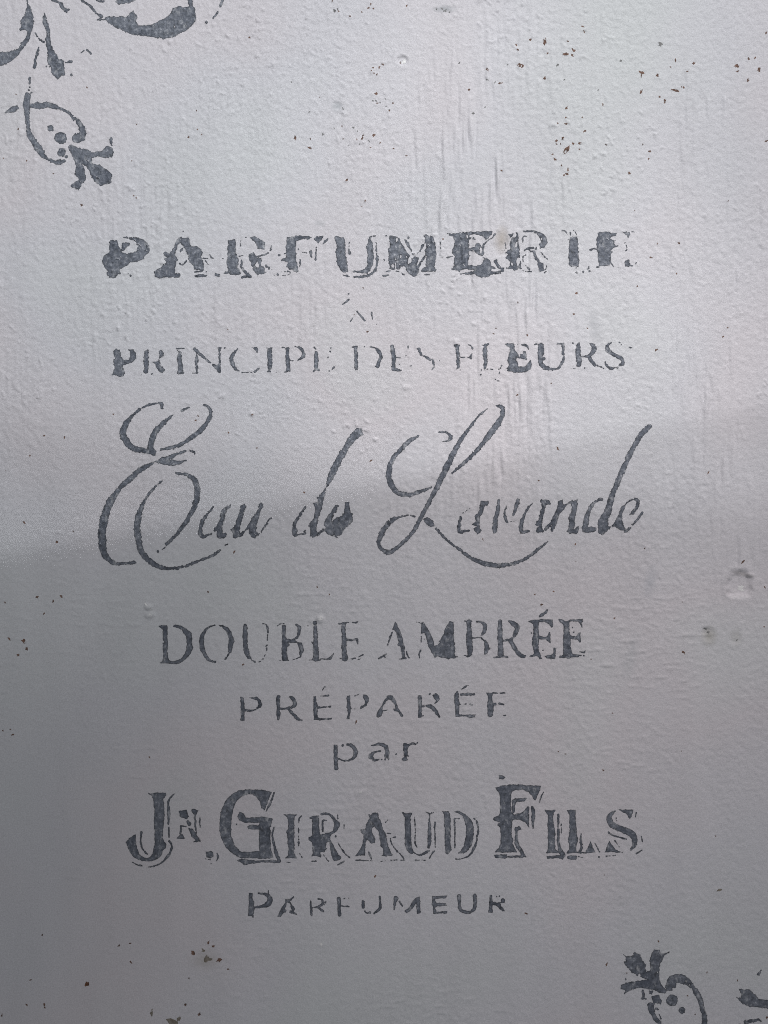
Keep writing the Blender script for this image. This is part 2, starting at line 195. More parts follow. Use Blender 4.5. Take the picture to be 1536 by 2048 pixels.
LINES.append(('lettering_line', 'roman capital line DOUBLE AMBREE with acute accent', 0.5, 0.3, [
 ('letter_d', 'd1', [P(95,190,135,180,195,180,212,205,205,250,205,330,212,400,205,480,215,580,250,605,310,600,370,570,410,520,430,460,435,400,430,320,400,280,370,235,320,205,270,195,300,172,370,185,430,220,485,265,500,330,495,400,508,460,480,520,430,580,370,615,320,640,230,632,115,630,150,605,155,500,150,380,155,230,120,210)]),
 ('letter_o', 'd1', [S(765,180,16,710,195,14,660,235,30,625,290,44,612,370,56,615,440,54,640,510,46,680,570,36,730,605,24,775,615,20), S(815,178,14,870,200,32,920,240,46,950,310,54,960,380,62,950,440,52,945,490,36), S(945,500,10,915,545,20,888,580,20), D(850,610,6)]),
 ('letter_u', 'd1', [S(1125,185,44,1125,270,56,1125,350,54,1130,420,56,1140,490,56,1165,550,44,1190,570,20), S(1200,590,10,1240,615,14), S(1330,162,8,1370,168,16,1388,210,20,1395,240,8), S(1392,255,14,1392,270,12), S(1390,290,14,1385,370,10), S(1370,430,8,1388,412,10), S(1380,450,14,1380,480,10), S(1365,525,8,1350,555,6), D(1330,580,12), S(1290,612,10,1310,605,6)]),
 ('letter_b', 'd2', [P(185,230,240,225,245,300,240,400,260,440,330,455,375,440,410,400,425,330,430,270,400,240,360,205,420,215,480,250,475,320,465,380,430,430,385,455,430,490,490,510,520,580,515,640,480,700,450,690,455,620,440,560,410,510,340,500,280,500,300,540,265,570,255,650,270,720,285,770,180,775,185,700,180,600,185,450), S(110,245,8,160,210,8,210,212,14), S(135,775,10,290,775,10), S(340,765,12,420,740,8,470,712,20)]),
 ('letter_l', 'd2', [S(695,265,60,700,400,66,700,500,66,705,600,80,705,690,90,700,740,100), D(688,200,30), S(605,768,12,770,765,14), P(775,750,880,745,930,705,985,655,965,710,940,760,830,765), S(575,243,5,630,240,5), S(645,490,12,660,510,16)]),
 ('letter_e', 'd2', [S(1130,210,60,1130,300,68,1135,400,66,1140,500,80,1140,600,72,1145,700,76,1150,735,100), P(1040,200,1190,190,1160,215,1060,220), S(1200,190,8,1280,192,10,1330,190,24,1350,180,10), S(1165,455,36,1240,458,26,1330,450,24), P(1320,470,1350,430,1358,520,1345,535,1325,500), S(1080,745,14,1260,750,12), S(1270,745,14,1315,740,12), S(1350,760,14,1400,745,10), S(1370,720,8,1425,685,20)]),
 ('letter_a', 'd3', [S(225,605,8,250,545,18,285,450,18,310,380,20), P(310,340,330,280,350,240,375,260,390,300,405,340,430,390,440,430,465,480,460,520,490,580,480,660,430,655,425,590,385,550,405,510,370,420,350,360,320,345), S(465,660,36,465,715,40), S(415,755,14,500,740,20), S(510,640,8,520,700,16,560,750,14), S(125,745,18,180,715,20,235,680,8), S(225,735,8,190,715,14)]),
 ('letter_m', 'd3', [P(715,255,765,260,795,310,830,370,860,440,890,520,900,570,950,555,985,520,945,510,985,480,1030,400,1040,350,1065,290,1110,225,1165,235,1170,330,1175,470,1185,600,1190,740,1090,750,1000,730,940,715,905,740,880,690,850,630,820,580,800,500,775,430,760,395,715,400), S(655,240,8,710,250,14,750,245,10), S(715,440,12,715,520,10), S(760,470,8,755,490,8), S(710,630,20,690,680,24,690,740,10), S(1205,722,20,1230,725,20)]),
 ('letter_b', 'd3', [S(1380,235,70,1385,330,66,1385,430,80,1385,520,84,1395,610,80,1390,680,60), S(1330,225,14,1415,230,14), S(1320,705,10,1380,715,30,1420,690,20), V('d4'), S(240,235,12,285,240,26,325,275,46,325,330,42,300,375,22,280,392,12), S(195,418,12,290,410,14), S(290,420,14,330,455,30,345,500,50,345,560,46,330,590,10), S(365,550,8,385,530,8)]),
 ('letter_r', 'd4', [S(493,235,44,495,320,52,495,420,58,500,520,60,500,590,66), S(425,628,10,490,625,16), S(490,618,20,575,624,16), P(565,222,620,222,670,245,710,285,705,330,680,380,655,415,635,385,640,345,660,320,650,300,620,285,600,250), S(535,445,16,590,435,20,640,410,16), P(570,440,630,430,650,470,690,540,730,590,780,605,770,630,720,632,680,605,640,550,610,490)]),
 ('letter_e_acute', 'd4', [P(805,232,850,220,960,212,1070,215,1075,290,1060,305,1030,265,980,240,920,245,915,300,920,390,960,402,1010,400,1030,350,1045,350,1045,470,1030,460,990,430,920,430,915,500,920,570,940,600,950,640,930,645,900,610,830,625,810,620,850,600,865,590,855,530,840,490,855,400,860,300,855,265), P(970,615,1000,605,1050,600,1080,570,1085,525,1110,530,1105,600,1095,640,1050,650,1000,635), P(920,175,940,155,985,125,1000,105,1018,110,1005,145,960,175,930,187), D(965,550,8,838,360,8)]),
 ('letter_e', 'd4', [P(1140,212,1180,210,1205,235,1245,225,1260,215,1400,208,1405,240,1390,250,1400,300,1390,305,1370,260,1350,235,1255,235,1255,300,1255,370,1275,395,1330,395,1350,360,1375,355,1380,470,1365,465,1340,430,1310,435,1270,425,1270,500,1280,560,1290,590,1370,605,1350,625,1270,625,1250,645,1210,635,1145,630,1150,615,1185,600,1185,500,1190,400,1190,300,1185,265,1150,235), P(1345,565,1400,568,1430,555,1420,585,1400,580), D(1385,610,7,1410,612,7,1302,355,10,1288,300,6)]),
]))
LINES.append(('lettering_line', 'plain capital line PREPAREE with two acute accents', 0.5, 0.35, [
 ('letter_p', 'e1', [P(60,185,95,190,100,260,105,320,160,325,230,315,250,290,260,260,240,225,160,195,230,185,280,215,300,270,280,300,220,340,160,345,105,345,103,445,60,450,62,330)]),
 ('letter_r', 'e1', [S(475,190,44,475,250,40,475,310,34,478,370,40,475,430,26), S(595,185,12,625,195,40,650,230,46,655,275,40,620,300,24), S(480,312,24,560,315,26,600,300,20), S(590,325,20,640,375,34,690,425,30,735,440,10)]),
 ('letter_e_acute', 'e1', [P(862,180,885,180,890,240,910,270,905,290,970,290,1055,285,1050,297,970,305,910,315,905,380,915,410,940,420,1065,415,1060,432,950,437,865,435,862,330), S(945,175,10,1025,172,18), S(960,110,10,980,80,10,1000,75,8)]),
 ('letter_p', 'e1', [P(1225,175,1265,165,1268,260,1275,300,1270,350,1250,400,1255,430,1225,425,1240,370,1228,300), P(1385,160,1440,165,1472,200,1465,240,1440,270,1415,275,1430,235,1405,195), S(1440,275,16,1395,295,30,1380,310,10), S(1280,315,10,1320,318,8), S(1315,175,8,1355,158,10)]),
 ('letter_a', 'e2', [P(110,365,115,335,160,265,185,210,225,150,275,155,300,190,320,240,335,290,380,350,375,368,350,360,330,315,285,300,285,285,310,285,290,240,260,200,235,190,205,215,180,265,175,295,230,290,225,300,175,315,165,350,130,375)]),
 ('letter_r', 'e2', [P(525,150,560,150,562,220,565,255,590,255,590,265,565,275,562,370,525,375,528,270), P(670,150,700,130,735,155,740,200,715,230,660,245,690,270,720,310,750,365,735,372,700,335,660,290,600,260,600,245,680,235,700,205,680,180), D(640,140,10,575,355,8)]),
 ('letter_e_acute', 'e2', [P(890,130,915,108,930,130,930,200,940,235,985,238,935,250,935,300,930,340,1000,345,1060,340,1095,342,1090,370,1030,380,1010,360,900,365,895,300,885,200), S(950,145,20,1000,140,26,1080,140,22), D(1000,238,7,1045,240,9,1060,247,6), P(945,95,975,70,1005,45,1025,55,990,85,965,98)]),
 ('letter_e', 'e2', [P(1205,125,1260,130,1262,180,1270,230,1330,222,1385,238,1370,250,1320,240,1275,250,1270,330,1270,350,1240,370,1215,355,1210,250,1220,170), S(1260,128,10,1320,128,8,1385,128,8), S(1355,352,6,1395,350,8)]),
]))
LINES.append(('lettering_line', 'small lowercase word par', 0.45, 0.3, [
 ('letter_p', 'f1', [P(125,215,180,215,185,300,180,400,250,430,330,435,390,415,420,370,415,300,390,260,350,235,305,225,320,200,380,195,430,230,465,270,485,320,470,380,440,410,400,440,350,455,270,462,210,440,190,440,185,540,200,560,180,585,140,580,130,500,130,350), D(262,225,17)]),
 ('letter_a', 'f1', [P(670,235,680,220,740,200,790,185,860,200,915,225,930,290,945,340,930,380,940,440,920,440,905,395,885,445,870,440,870,380,880,320,865,260,830,235,790,230,720,230), P(675,325,740,305,820,295,815,315,740,325,715,350,705,385,720,415,800,425,780,450,730,465,700,450,715,430,640,415,640,350,685,345), D(828,430,12)]),
 ('letter_r', 'f1', [P(1145,200,1175,190,1215,215,1270,180,1310,180,1335,215,1310,215,1250,220,1215,245,1210,300,1210,380,1150,375,1145,290,1150,240), P(1125,420,1165,385,1195,390,1200,425,1215,435,1170,455,1140,445), D(1350,187,12,1046,350,14,1220,382,11)]),
]))
LINES.append(('lettering_line', 'big shadowed capital line JN. GIRAUD FILS', 0.5, 0.35, [
 ('letter_j', 'g1', [P(335,155,545,150,545,180,515,225,520,350,525,430,515,530,510,620,500,690,545,760,540,810,510,830,490,890,440,930,380,960,290,962,220,945,160,910,115,850,90,790,75,740,110,690,190,640,190,720,200,810,230,880,290,920,350,915,385,870,405,800,410,720,410,640,400,500,405,350,395,230,375,195),
  S(640,165,10,590,215,22,572,270,20,575,370,38,575,460,28,575,520,14), S(600,500,6,608,530,6), S(575,560,20,580,680,16), S(580,720,20,610,770,24,595,850,22,540,930,26,480,985,20,400,1018,12,330,1028,8), S(145,970,12,200,1000,14,270,1018,10), S(255,615,20,245,680,14,248,750,18,270,820,20,320,875,14)]),
 ('letter_n', 'g1', [P(690,365,795,350,800,410,815,430,790,465,760,450,720,440,705,410), S(800,490,30,820,520,44), P(810,570,850,575,900,620,920,680,950,690,950,725,880,735,895,710,850,670), P(845,355,865,340,925,360,910,400,895,420,890,470,875,465,875,410,850,380), S(890,480,16,892,560,20,905,640,14), S(945,440,6,945,520,14,948,580,6), S(715,545,14,780,550,12), S(720,560,20,715,630,18), P(670,690,710,640,730,640,775,690,720,695), S(875,730,12,950,720,14)]),
 ('full_stop', 'g1', [P(1010,845,1090,845,1110,900,1070,925,1020,915), S(1145,865,16,1158,910,22,1140,960,10), S(1010,930,8,1070,945,8), D(1075,985,8)]),
 ('letter_g', 'g0', [P(595,300,600,240,625,180,660,140,710,115,770,110,850,115,890,125,870,180,850,230,835,215,825,180,800,150,760,135,720,150,690,180,670,230,660,300,660,370,680,430,720,465,780,465,820,460,820,340,760,335,750,320,770,312,820,315,820,300,740,300,710,290,695,265,710,240,735,250,745,270,800,270,840,265,895,275,890,310,885,345,885,400,890,460,900,500,840,505,760,500,710,500,670,475,630,440,605,390,595,345),
  S(905,130,10,885,185,12,860,235,6), S(905,325,8,895,370,12,905,430,14,920,480,20,935,520,16), P(690,515,720,505,800,515,900,510,940,520,930,528,830,525,760,535,735,540,720,528), S(690,310,4,700,285,6)]),
 ('letter_i', 'g2', [P(45,185,220,185,185,215,180,300,185,400,180,500,185,600,185,680,215,745,60,745,105,705,105,600,95,520,95,440,80,420,85,395,110,370,105,300,95,220), S(275,205,18,245,245,26,240,290,14), S(238,360,18,238,430,10), S(240,460,14,240,510,12), S(238,540,26,242,580,12), S(250,680,10,278,735,12), D(300,780,9), S(80,795,5,130,800,5)]),
 ('letter_r', 'g2', [P(370,225,420,200,495,195,500,300,510,400,520,435,580,430,640,420,650,450,640,490,660,540,700,610,740,680,785,730,770,760,700,785,680,760,650,650,630,540,600,540,590,600,605,620,560,670,520,670,530,715,520,730,460,715,400,718,420,690,415,600,410,540,365,510,370,470,415,455,410,400,415,300,415,240,385,240),
  S(530,180,24,600,175,24,650,195,24,700,260,46,730,310,70,715,370,60,690,405,40,640,430,26), S(600,265,18,550,270,24,548,400,20), S(820,310,8,820,370,12), S(740,545,10,790,630,18,850,705,14,890,735,16), P(735,830,770,800,830,775,825,790,770,825,740,842), S(400,782,14,465,785,14), S(550,690,6,600,760,14,620,785,12), S(740,190,14,740,240,20), D(712,468,9)]),
 ('letter_a', 'g2', [P(1125,165,1160,195,1200,165,1250,160,1265,220,1300,300,1320,370,1350,420,1370,500,1380,580,1410,650,1440,700,1430,715,1290,718,1320,690,1320,620,1280,590,1290,550,1270,480,1260,400,1230,370,1210,330,1175,370,1175,410,1220,500,1215,545,1170,562,1120,510,1105,510,1090,590,1085,710,965,715,1010,650,1050,590,1065,500,1070,440,1030,420,1040,375,1090,375,1100,320,1150,230),
  S(1370,425,10,1420,430,14), S(1415,490,14,1430,560,14,1500,665,14), S(1410,492,8,1475,475,16), S(960,770,10,1180,778,12), S(1135,665,16,1165,730,16,1175,775,10), S(1290,790,10,1350,775,14), S(1350,285,8,1380,255,12), S(1370,360,8,1385,400,8), V('g3'), S(215,680,10,250,720,12,290,765,14,335,825,14), S(150,838,8,340,840,10)]),
 ('letter_u', 'g3', [P(300,175,330,170,360,190,440,170,450,190,425,250,430,330,430,430,440,520,445,650,480,730,460,755,420,750,370,690,350,620,350,500,345,350,345,250,325,195), S(480,740,14,530,765,16,580,765,24,640,730,30,690,705,16), P(640,165,700,180,770,160,745,190,705,200,705,300,710,400,718,480,710,620,690,680,660,670,665,580,665,450,675,350,665,320,680,300,680,200), S(485,235,8,490,370,18,495,450,10,490,600,14,520,665,10), S(770,320,26,765,400,18,770,520,16,770,620,16,770,690,8,740,730,14,695,810,14), S(490,838,8,630,840,8)]),
 ('letter_d', 'g3', [P(865,155,970,155,975,190,985,280,985,400,990,500,985,620,1000,700,970,735,940,760,915,740,905,600,905,420,895,280,895,200), P(1030,155,1090,155,1170,185,1240,240,1290,310,1310,380,1308,480,1300,580,1270,650,1220,710,1170,745,1085,745,1130,700,1170,640,1190,560,1200,470,1200,370,1180,280,1150,220,1100,185,1040,170), S(1305,250,14,1350,300,22,1370,400,26,1358,500,24,1345,590,22,1310,680,34,1270,750,24,1200,800,18,1120,825,10,1060,825,12), S(1040,260,22,1042,360,20,1045,500,14,1045,670,12), S(1040,258,14,1110,262,12)]),
 ('letter_f', 'g4', [P(90,160,140,150,290,132,400,145,520,145,510,190,495,220,470,282,450,265,440,240,415,225,405,205,350,185,280,185,245,205,240,300,250,400,270,415,330,405,360,380,400,335,410,340,410,535,390,510,370,480,320,465,255,460,250,560,250,620,262,640,255,680,295,765,90,765,130,720,145,690,145,600,145,530,115,518,120,500,145,490,100,475,68,460,90,435,135,420,140,300,135,215,105,185),
  S(545,205,8,525,245,10,510,300,8), P(250,280,290,262,385,262,370,292,290,298,280,340,272,400,255,400), S(440,345,24,450,400,36,445,480,26,447,545,8), P(275,530,340,520,345,550,310,560,300,590,310,680,350,740,385,810,330,815,210,815,190,830,150,820,90,815,85,790,200,785,210,800,330,795,340,780,290,720,275,680,280,600), P(130,48,165,50,195,65,175,85,130,85)]),
 ('letter_i', 'g4', [P(555,370,600,378,660,368,640,400,635,470,655,560,650,680,655,740,690,770,560,775,585,745,585,600,585,420), S(680,415,16,682,480,20,680,530,10), S(682,555,22,685,680,24,700,750,40,725,790,50), P(570,805,650,795,700,790,750,800,720,830,670,820,580,822), S(710,500,6,710,590,6)]),
 ('letter_l', 'g4', [P(760,375,845,370,840,420,848,520,855,600,870,640,850,700,850,760,930,765,985,665,1000,720,1030,765,935,775,870,775,850,770,750,778,785,740,775,640,785,580,785,420), S(895,595,10,890,660,20,900,720,24,880,760,16), P(765,805,800,795,855,800,850,830,800,835,770,825), S(1025,685,14,1065,760,12), S(870,805,8,910,815,8), D(1060,808,8)]),
 ('letter_s', 'g4', [P(1235,362,1290,370,1385,370,1375,410,1350,455,1320,410,1270,385), S(1215,380,10,1175,410,36,1155,450,52,1175,500,56,1230,535,56,1300,560,56,1370,600,60,1392,650,52,1390,700,40,1360,740,22), P(1115,765,1160,655,1180,700,1220,745,1290,770,1230,770,1190,758), S(1410,395,12,1400,435,8), S(1220,440,10,1225,470,10), S(1150,580,16,1200,610,12,1320,645,12), S(1455,620,10,1465,665,12), S(1410,775,14,1460,745,10), S(1205,655,10,1250,715,8), S(1130,802,12,1215,795,8)]),
]))
LINES.append(('lettering_line', 'small capital line PARFUMEUR', 0.45, 0.3, [
 ('letter_p', 'h1', [P(95,140,140,145,140,210,155,240,150,290,200,285,270,260,300,220,300,190,260,160,195,155,200,135,260,140,320,155,355,190,362,230,345,270,290,300,220,305,160,310,150,360,130,395,88,395,95,300), S(312,115,6,312,150,8), S(140,390,12,142,410,8)]),
 ('letter_a', 'h1', [P(410,395,440,340,460,300,495,250,495,210,540,215,590,175,590,190,550,230,570,270,600,310,590,350,640,385,600,380,540,360,545,335,575,340,560,300,550,260,520,250,490,320,510,335,505,350,480,355,450,400,420,405)]),
 ('letter_r', 'h1', [S(772,230,12,780,310,24,785,385,20), S(860,208,20,890,210,16,910,235,30,900,270,26,850,298,16), S(800,300,10,860,298,20,890,275,20), S(850,300,20,910,340,24), S(945,230,10,925,280,10)]),
 ('letter_f', 'h1', [S(1088,205,44,1088,300,36,1092,380,36), S(1115,285,10,1200,292,20), S(1130,208,8,1150,200,6), D(1195,198,6)]),
 ('letter_u', 'h1', [S(1352,240,32,1352,300,34), S(1370,340,10,1390,365,12,1430,350,12), V('h2'), S(95,160,18,95,220,20,95,270,30,40,320,16), D(0,318,8)]),
 ('letter_m', 'h2', [S(248,175,46,238,220,26,232,285,8), S(280,205,12,310,250,12), P(330,290,350,280,380,260,400,220,440,165,478,160,485,320,450,325,445,220,410,270,355,320,335,305)]),
 ('letter_e', 'h2', [P(600,155,740,150,730,175,650,180,620,190,640,220,730,222,735,245,640,250,620,265,640,305,740,298,735,320,605,322,605,260,595,235)]),
 ('letter_u', 'h2', [S(855,155,34,858,240,32,870,285,30,910,308,28,960,308,28,1000,275,32,1008,220,34,1005,150,34)]),
 ('letter_r', 'h2', [P(1150,145,1170,148,1175,210,1220,220,1260,210,1260,180,1280,170,1298,190,1290,215,1250,225,1295,300,1275,300,1210,245,1180,240,1175,310,1140,310,1145,230), D(1217,160,7,1240,155,7)]),
]))
LINES.append(('scroll_ornament', 'stencilled flower and scroll ornament in the upper corner', 0.8, 0.45, [
 ('leaf', 'o1', [P(120,130,150,80,165,40,190,60,205,120,200,170,185,200,175,240,150,275,110,330,60,375,0,395,-90,400,-200,370,-200,320,-90,330,0,315,60,310,110,290,135,250,155,225,165,190,150,180,118,182,125,155), S(160,-40,10,165,20,10,180,60,20)]),
 ('leaf', 'o1', [S(268,85,10,270,130,30,288,180,22,290,250,30,300,300,36), P(285,310,320,300,360,350,385,370,388,430,395,460,370,445,345,475,315,450,305,410,285,370), S(390,375,10,430,368,14), S(215,200,5,240,240,8,280,258,8), S(280,400,12,300,402,8), D(428,447,7)]),
 ('stem', 'o1', [S(235,285,12,215,350,14,208,400,22), S(178,470,14,178,500,10), D(180,522,6,173,540,7,187,555,6)]),
 ('leaf', 'o1', [S(250,-60,20,320,0,14,350,10,18,380,45,20), P(355,25,425,60,400,75,370,55)]),
 ('scroll', 'o1', [P(625,105,680,98,760,105,780,80,800,65,828,90,815,125,830,152,900,150,970,120,1020,85,1040,50,1080,38,1120,45,1150,25,1170,50,1178,120,1150,155,1100,195,1040,220,990,235,930,225,860,215,780,205,710,170,650,140), S(1130,-110,30,1140,0,30,1145,25,24), S(470,-40,12,490,0,10,540,35,14,575,75,10,610,100,10), S(585,118,6,630,118,6), S(1345,-60,18,1335,5,18,1320,40,12), S(1305,75,10,1280,110,14), D(1240,135,7)]),
 ('scroll', 'o1', [P(690,10,740,-20,840,-40,820,0,770,20,710,25), S(540,-30,8,580,2,8,620,8,8)]),
 ('petal_outline', 'o1', [S(165,575,38,160,640,40,165,720,26,175,800,30,210,860,40,250,920,38,275,945,14,310,965,20,350,975,30,388,965,16), S(185,632,26,240,635,36,290,630,36,340,645,22,400,670,14,440,705,20,480,745,30,495,780,40,490,820,46,462,830,56)]),
 ('dot', 'o1', [D(365,828,37)]), ('dot', 'o1', [D(305,770,19)]), ('dot', 'o1', [D(370,915,25,398,940,11)]),
 ('leaf', 'o1', [P(30,675,60,645,105,628,115,650,95,670,50,678)]),
 ('leaf', 'o1', [P(410,880,430,870,470,885,530,900,555,915,580,910,610,905,640,875,670,885,685,910,675,940,630,945,580,940,550,945,555,985,600,990,650,1025,672,1050,665,1085,672,1100,600,1112,560,1080,540,1040,520,1000,495,985,515,1040,510,1085,490,1110,470,1145,445,1125,420,1120,430,1105,470,1075,450,1045,455,1000,440,950,420,910), S(665,830,14,668,870,12)]),
 ('fleck', 'o1', [S(480,325,6,505,305,6)]), ('fleck', 'o1', [S(520,300,12,545,318,12)]),
]))
LINES.append(('scroll_ornament', 'stencilled flower ornament cut by the lower corner', 0.7, 0.35, [
 ('leaf', 'o2', [P(85,195,120,215,180,205,190,170,240,190,270,230,305,300,315,370,355,365,355,300,345,260,370,190,400,150,440,150,470,180,545,170,490,220,455,290,440,370,450,440,475,510,515,560,500,588,460,580,390,550,320,540,240,530,150,550,95,590,110,560,60,540,65,500,110,480,200,465,290,450,320,450,230,410,170,380,110,300,75,265,110,270,105,230)]),
 ('petal_outline', 'o2', [P(365,620,400,610,440,600,470,660,460,690,400,685,390,730,400,790,470,885,540,960,640,1020,620,1040,520,990,430,893,380,840,335,760,325,700,345,680,375,680), P(500,520,520,470,550,410,600,395,660,390,710,410,760,460,800,520,840,560,870,620,895,690,905,760,925,810,928,893,910,980,860,1060,820,1060,850,980,870,893,870,790,845,700,820,640,790,590,770,540,720,510,670,490,620,480,610,520,580,560,520,560)]),
 ('dot', 'o2', [D(575,655,57)]), ('dot', 'o2', [D(672,760,33)]),
 ('fleck', 'o2', [S(280,560,22,285,630,22,265,640,10,315,640,8)]), ('fleck', 'o2', [P(345,560,380,560,370,595,345,590)]), ('fleck', 'o2', [S(405,735,10,430,750,20)]),
 ('fleck', 'o2', [S(440,790,12,460,840,14)]), ('fleck', 'o2', [S(1440,395,22,1465,355,12)]), ('fleck', 'o2', [S(105,430,8,105,470,8)]),
 ('leaf', 'o2', [P(1245,545,1350,550,1400,590,1440,640,1536,660,1660,650,1800,600,1810,650,1700,730,1536,740,1440,725,1340,715,1280,690,1218,625,1265,635,1265,590)]),
 ('leaf', 'o2', [S(1180,960,30,1260,893,24,1340,870,36,1420,855,26), S(1445,850,20,1465,865,14)]),
]))

# ------------------------------------------------------------------ paint chips (x, y, radius, colour code b=brown rust, g=grey)
CHIP_SHEETS = [
 (960, 40, 2.667, 'b', [(345,117,18),(268,105,8),(193,133,6),(202,160,8),(358,178,8),(215,243,17),(38,263,9),(110,337,9),(345,307,10),(468,113,6),(498,162,12),(458,180,12),(492,187,8),(548,35,7),(555,62,6),(865,280,12),(860,298,7),(945,295,9),(1042,214,8),(1017,252,5),(1106,274,5),(860,382,10),(1040,375,16),(987,430,12),(958,410,6),(1088,360,7),(1075,357,5),(1370,245,13),(1373,273,8),(1432,205,7),(1468,202,7),(1490,265,13),(1430,322,9),(1140,230,8),(1527,70,7),(655,450,7),(460,468,9),(457,520,7),(458,553,8),(545,520,5),(557,593,9),(415,551,5),(440,632,10),(408,645,9),(408,662,6),(430,662,5),(462,690,18),(498,660,8),(533,658,9),(530,690,5),(388,716,6),(400,742,8),(470,800,9),(463,820,9),(448,827,6),(435,775,6),(672,665,6),(868,664,5),(905,700,8),(900,741,6),(797,817,7),(1527,645,8),(115,803,5)]),
 (560, 60, 4.518, 'b', [(135,973,18),(265,1065,16),(275,984,8),(930,310,14),(900,335,12),(840,340,9),(825,365,8),(850,390,9),(875,405,10),(870,573,18),(1020,660,11),(990,730,9),(880,660,10),(850,950,16),(745,975,14),(695,990,10),(750,950,9),(905,1020,9),(560,868,9),(568,985,9),(1140,1135,9),(1085,295,12),(1025,1070,8),(815,1062,8)]),
 (500, 0, 2.793, 'b', [(460,6,6),(495,63,5),(558,90,6),(625,68,6),(660,45,7),(675,22,6),(688,48,5),(875,32,7),(1225,500,8),(540,1005,8),(643,1122,7),(1405,953,5),(0,212,5)]),
 (0, 1850, 3.072, 'r', [(535,365,17)]),
 (0, 1850, 3.072, 'b', [(1280,108,9),(1310,130,9),(1185,172,14),(1345,215,18),(730,127,8),(805,228,8),(1162,326,6),(1400,272,6),(187,338,6),(272,487,10),(275,506,6),(165,490,8),(12,555,10),(1225,548,12),(1140,490,9),(800,112,6),(260,60,6)]),
 (0, 1850, 3.072, 't', [(1250,158,15),(1275,210,26),(930,540,18),(1060,592,34),(1100,578,14)]),
 (0, 1350, 3.84, 'b', [(22,425,9),(95,460,9),(80,418,6),(1147,630,6)]),
 (1100, 1350, 3.523, 'b', [(58,538,5),(107,555,6),(375,672,9),(440,268,5),(1168,1135,5)]),
 (1100, 1350, 3.523, 't', [(1195,1515,14)]),
 (0, 780, 2.0, 'b', [(452,97,4),(176,183,4),(258,190,4),(120,263,4),(227,608,6),(97,530,5),(292,565,4),(150,828,7),(212,845,5),(20,850,4),(95,1005,11),(108,1035,7),(72,1060,6),(35,995,6),(973,1098,5),(832,808,4),(1268,787,4),(1317,818,4),(1028,232,4),(914,170,4),(1217,410,4),(1010,100,6),(782,122,4),(793,103,4),(1483,283,5),(176,895,4),(245,825,5),(937,648,5)]),
 (768, 780, 2.0, 'b', [(532,20,5),(695,235,7),(620,362,5),(1437,686,8),(1524,790,5),(1520,947,4),(1197,1048,8),(604,817,4),(678,805,4),(630,858,5),(922,912,4),(1043,633,4),(765,616,5),(395,597,4),(1298,330,5)]),
 (768, 780, 2.0, 'g', [(1297,968,6),(1284,955,5),(1412,1000,4)]),
 (1100, 360, 3.523, 'b', [(185,797,10),(165,943,8),(710,545,9),(750,1195,12),(910,445,9),(757,447,6),(1252,1040,7),(1220,1103,8),(613,748,5),(597,215,5),(1256,147,5),(892,658,6),(263,1045,5),(10,1432,6)]),
 (0, 0, 3.0, 'b', [(490,1230,9),(802,1175,5),(817,1186,5),(1498,226,7),(1185,778,6),(1210,808,6),(1132,823,8),(1180,665,5),(820,748,5),(790,965,5),(320,1042,5),(160,963,6),(110,775,6),(97,567,5),(522,525,6),(20,950,4)]),
 (180, 430, 2.743, 'b', [(757,627,5),(1500,400,5),(1521,641,6),(512,90,4)]),
 (720, 430, 2.648, 'b', [(440,127,5),(720,600,5),(708,628,5),(885,636,6),(40,618,6),(835,463,5),(1468,377,5),(1205,600,5)]),
 (1230, 1870, 5.02, 'b', [(437,62,11),(1230,455,9),(730,612,11),(925,377,8),(805,797,8),(117,382,9),(1525,828,14)]),
 (0, 0, 1.0, 'b', [(750,1753,3),(1213,1928,3.5),(1053,1827,3.2),(712,1444,3)]),
 (910, 1200, 5.486, 'b', [(950,50,10),(1490,648,8)]),
 (960, 40, 2.667, 'g', [(632,373,8),(962,127,13),(412,243,9),(38,320,6),(148,238,6),(80,333,6),(750,218,6),(450,320,5)]),
 (560, 60, 4.518, 'g', [(570,713,12),(388,940,13),(105,470,9),(985,720,7),(870,640,11),(905,655,8),(840,640,7),(660,880,10),(700,915,9),(490,890,8),(720,1030,8),(805,1005,8),(620,1040,7),(265,740,8),(950,620,7),(960,690,6)]),
 (500, 0, 2.793, 'g', [(1247,632,9),(470,60,9),(490,52,7),(1090,60,10),(1070,48,7),(1115,68,7),(1040,50,6),(1170,350,6),(1313,598,6)]),
 (0, 0, 1.0, 'w', [(808,122,5.5),(296,1213,7.5),(299,1230,8),(641,1236,5),(722,1584,3.5),(642,1889,4),(1483,1178,7),(626,1248,3.5)]),
]

# ------------------------------------------------------------------ random fields
MARG = 160
W0, H0 = 1536 + 2 * MARG, 2048 + 2 * MARG

def field(h, w, sx, sy, seed, low=0.0):
    """Gaussian random field, unit variance, correlation lengths sx, sy in cells."""
    r = np.random.default_rng(seed)
    f = np.fft.rfft2(r.standard_normal((h, w)))
    fy = np.fft.fftfreq(h)[:, None]; fx = np.fft.rfftfreq(w)[None, :]
    g = np.exp(-2 * (math.pi ** 2) * ((fx * sx) ** 2 + (fy * sy) ** 2))
    if low:
        g = g * (1 - np.exp(-2 * (math.pi ** 2) * ((fx * low) ** 2 + (fy * low) ** 2)))
    n = np.fft.irfft2(f * g, s=(h, w))
    return (n / n.std()).astype(np.float32)

# noise that frays the edges of the stencilled paint, one cell for each drawing unit
FRAY_F = field(H0, W0, 1.1, 1.1, 11, 3.0)
FRAY_M = field(H0, W0, 3.2, 3.2, 12, 9.0)
WEAR = field(H0, W0, 2.0, 3.5, 13, 12.0) * 0.75 + field(H0, W0, 9.0, 9.0, 14) * 0.65

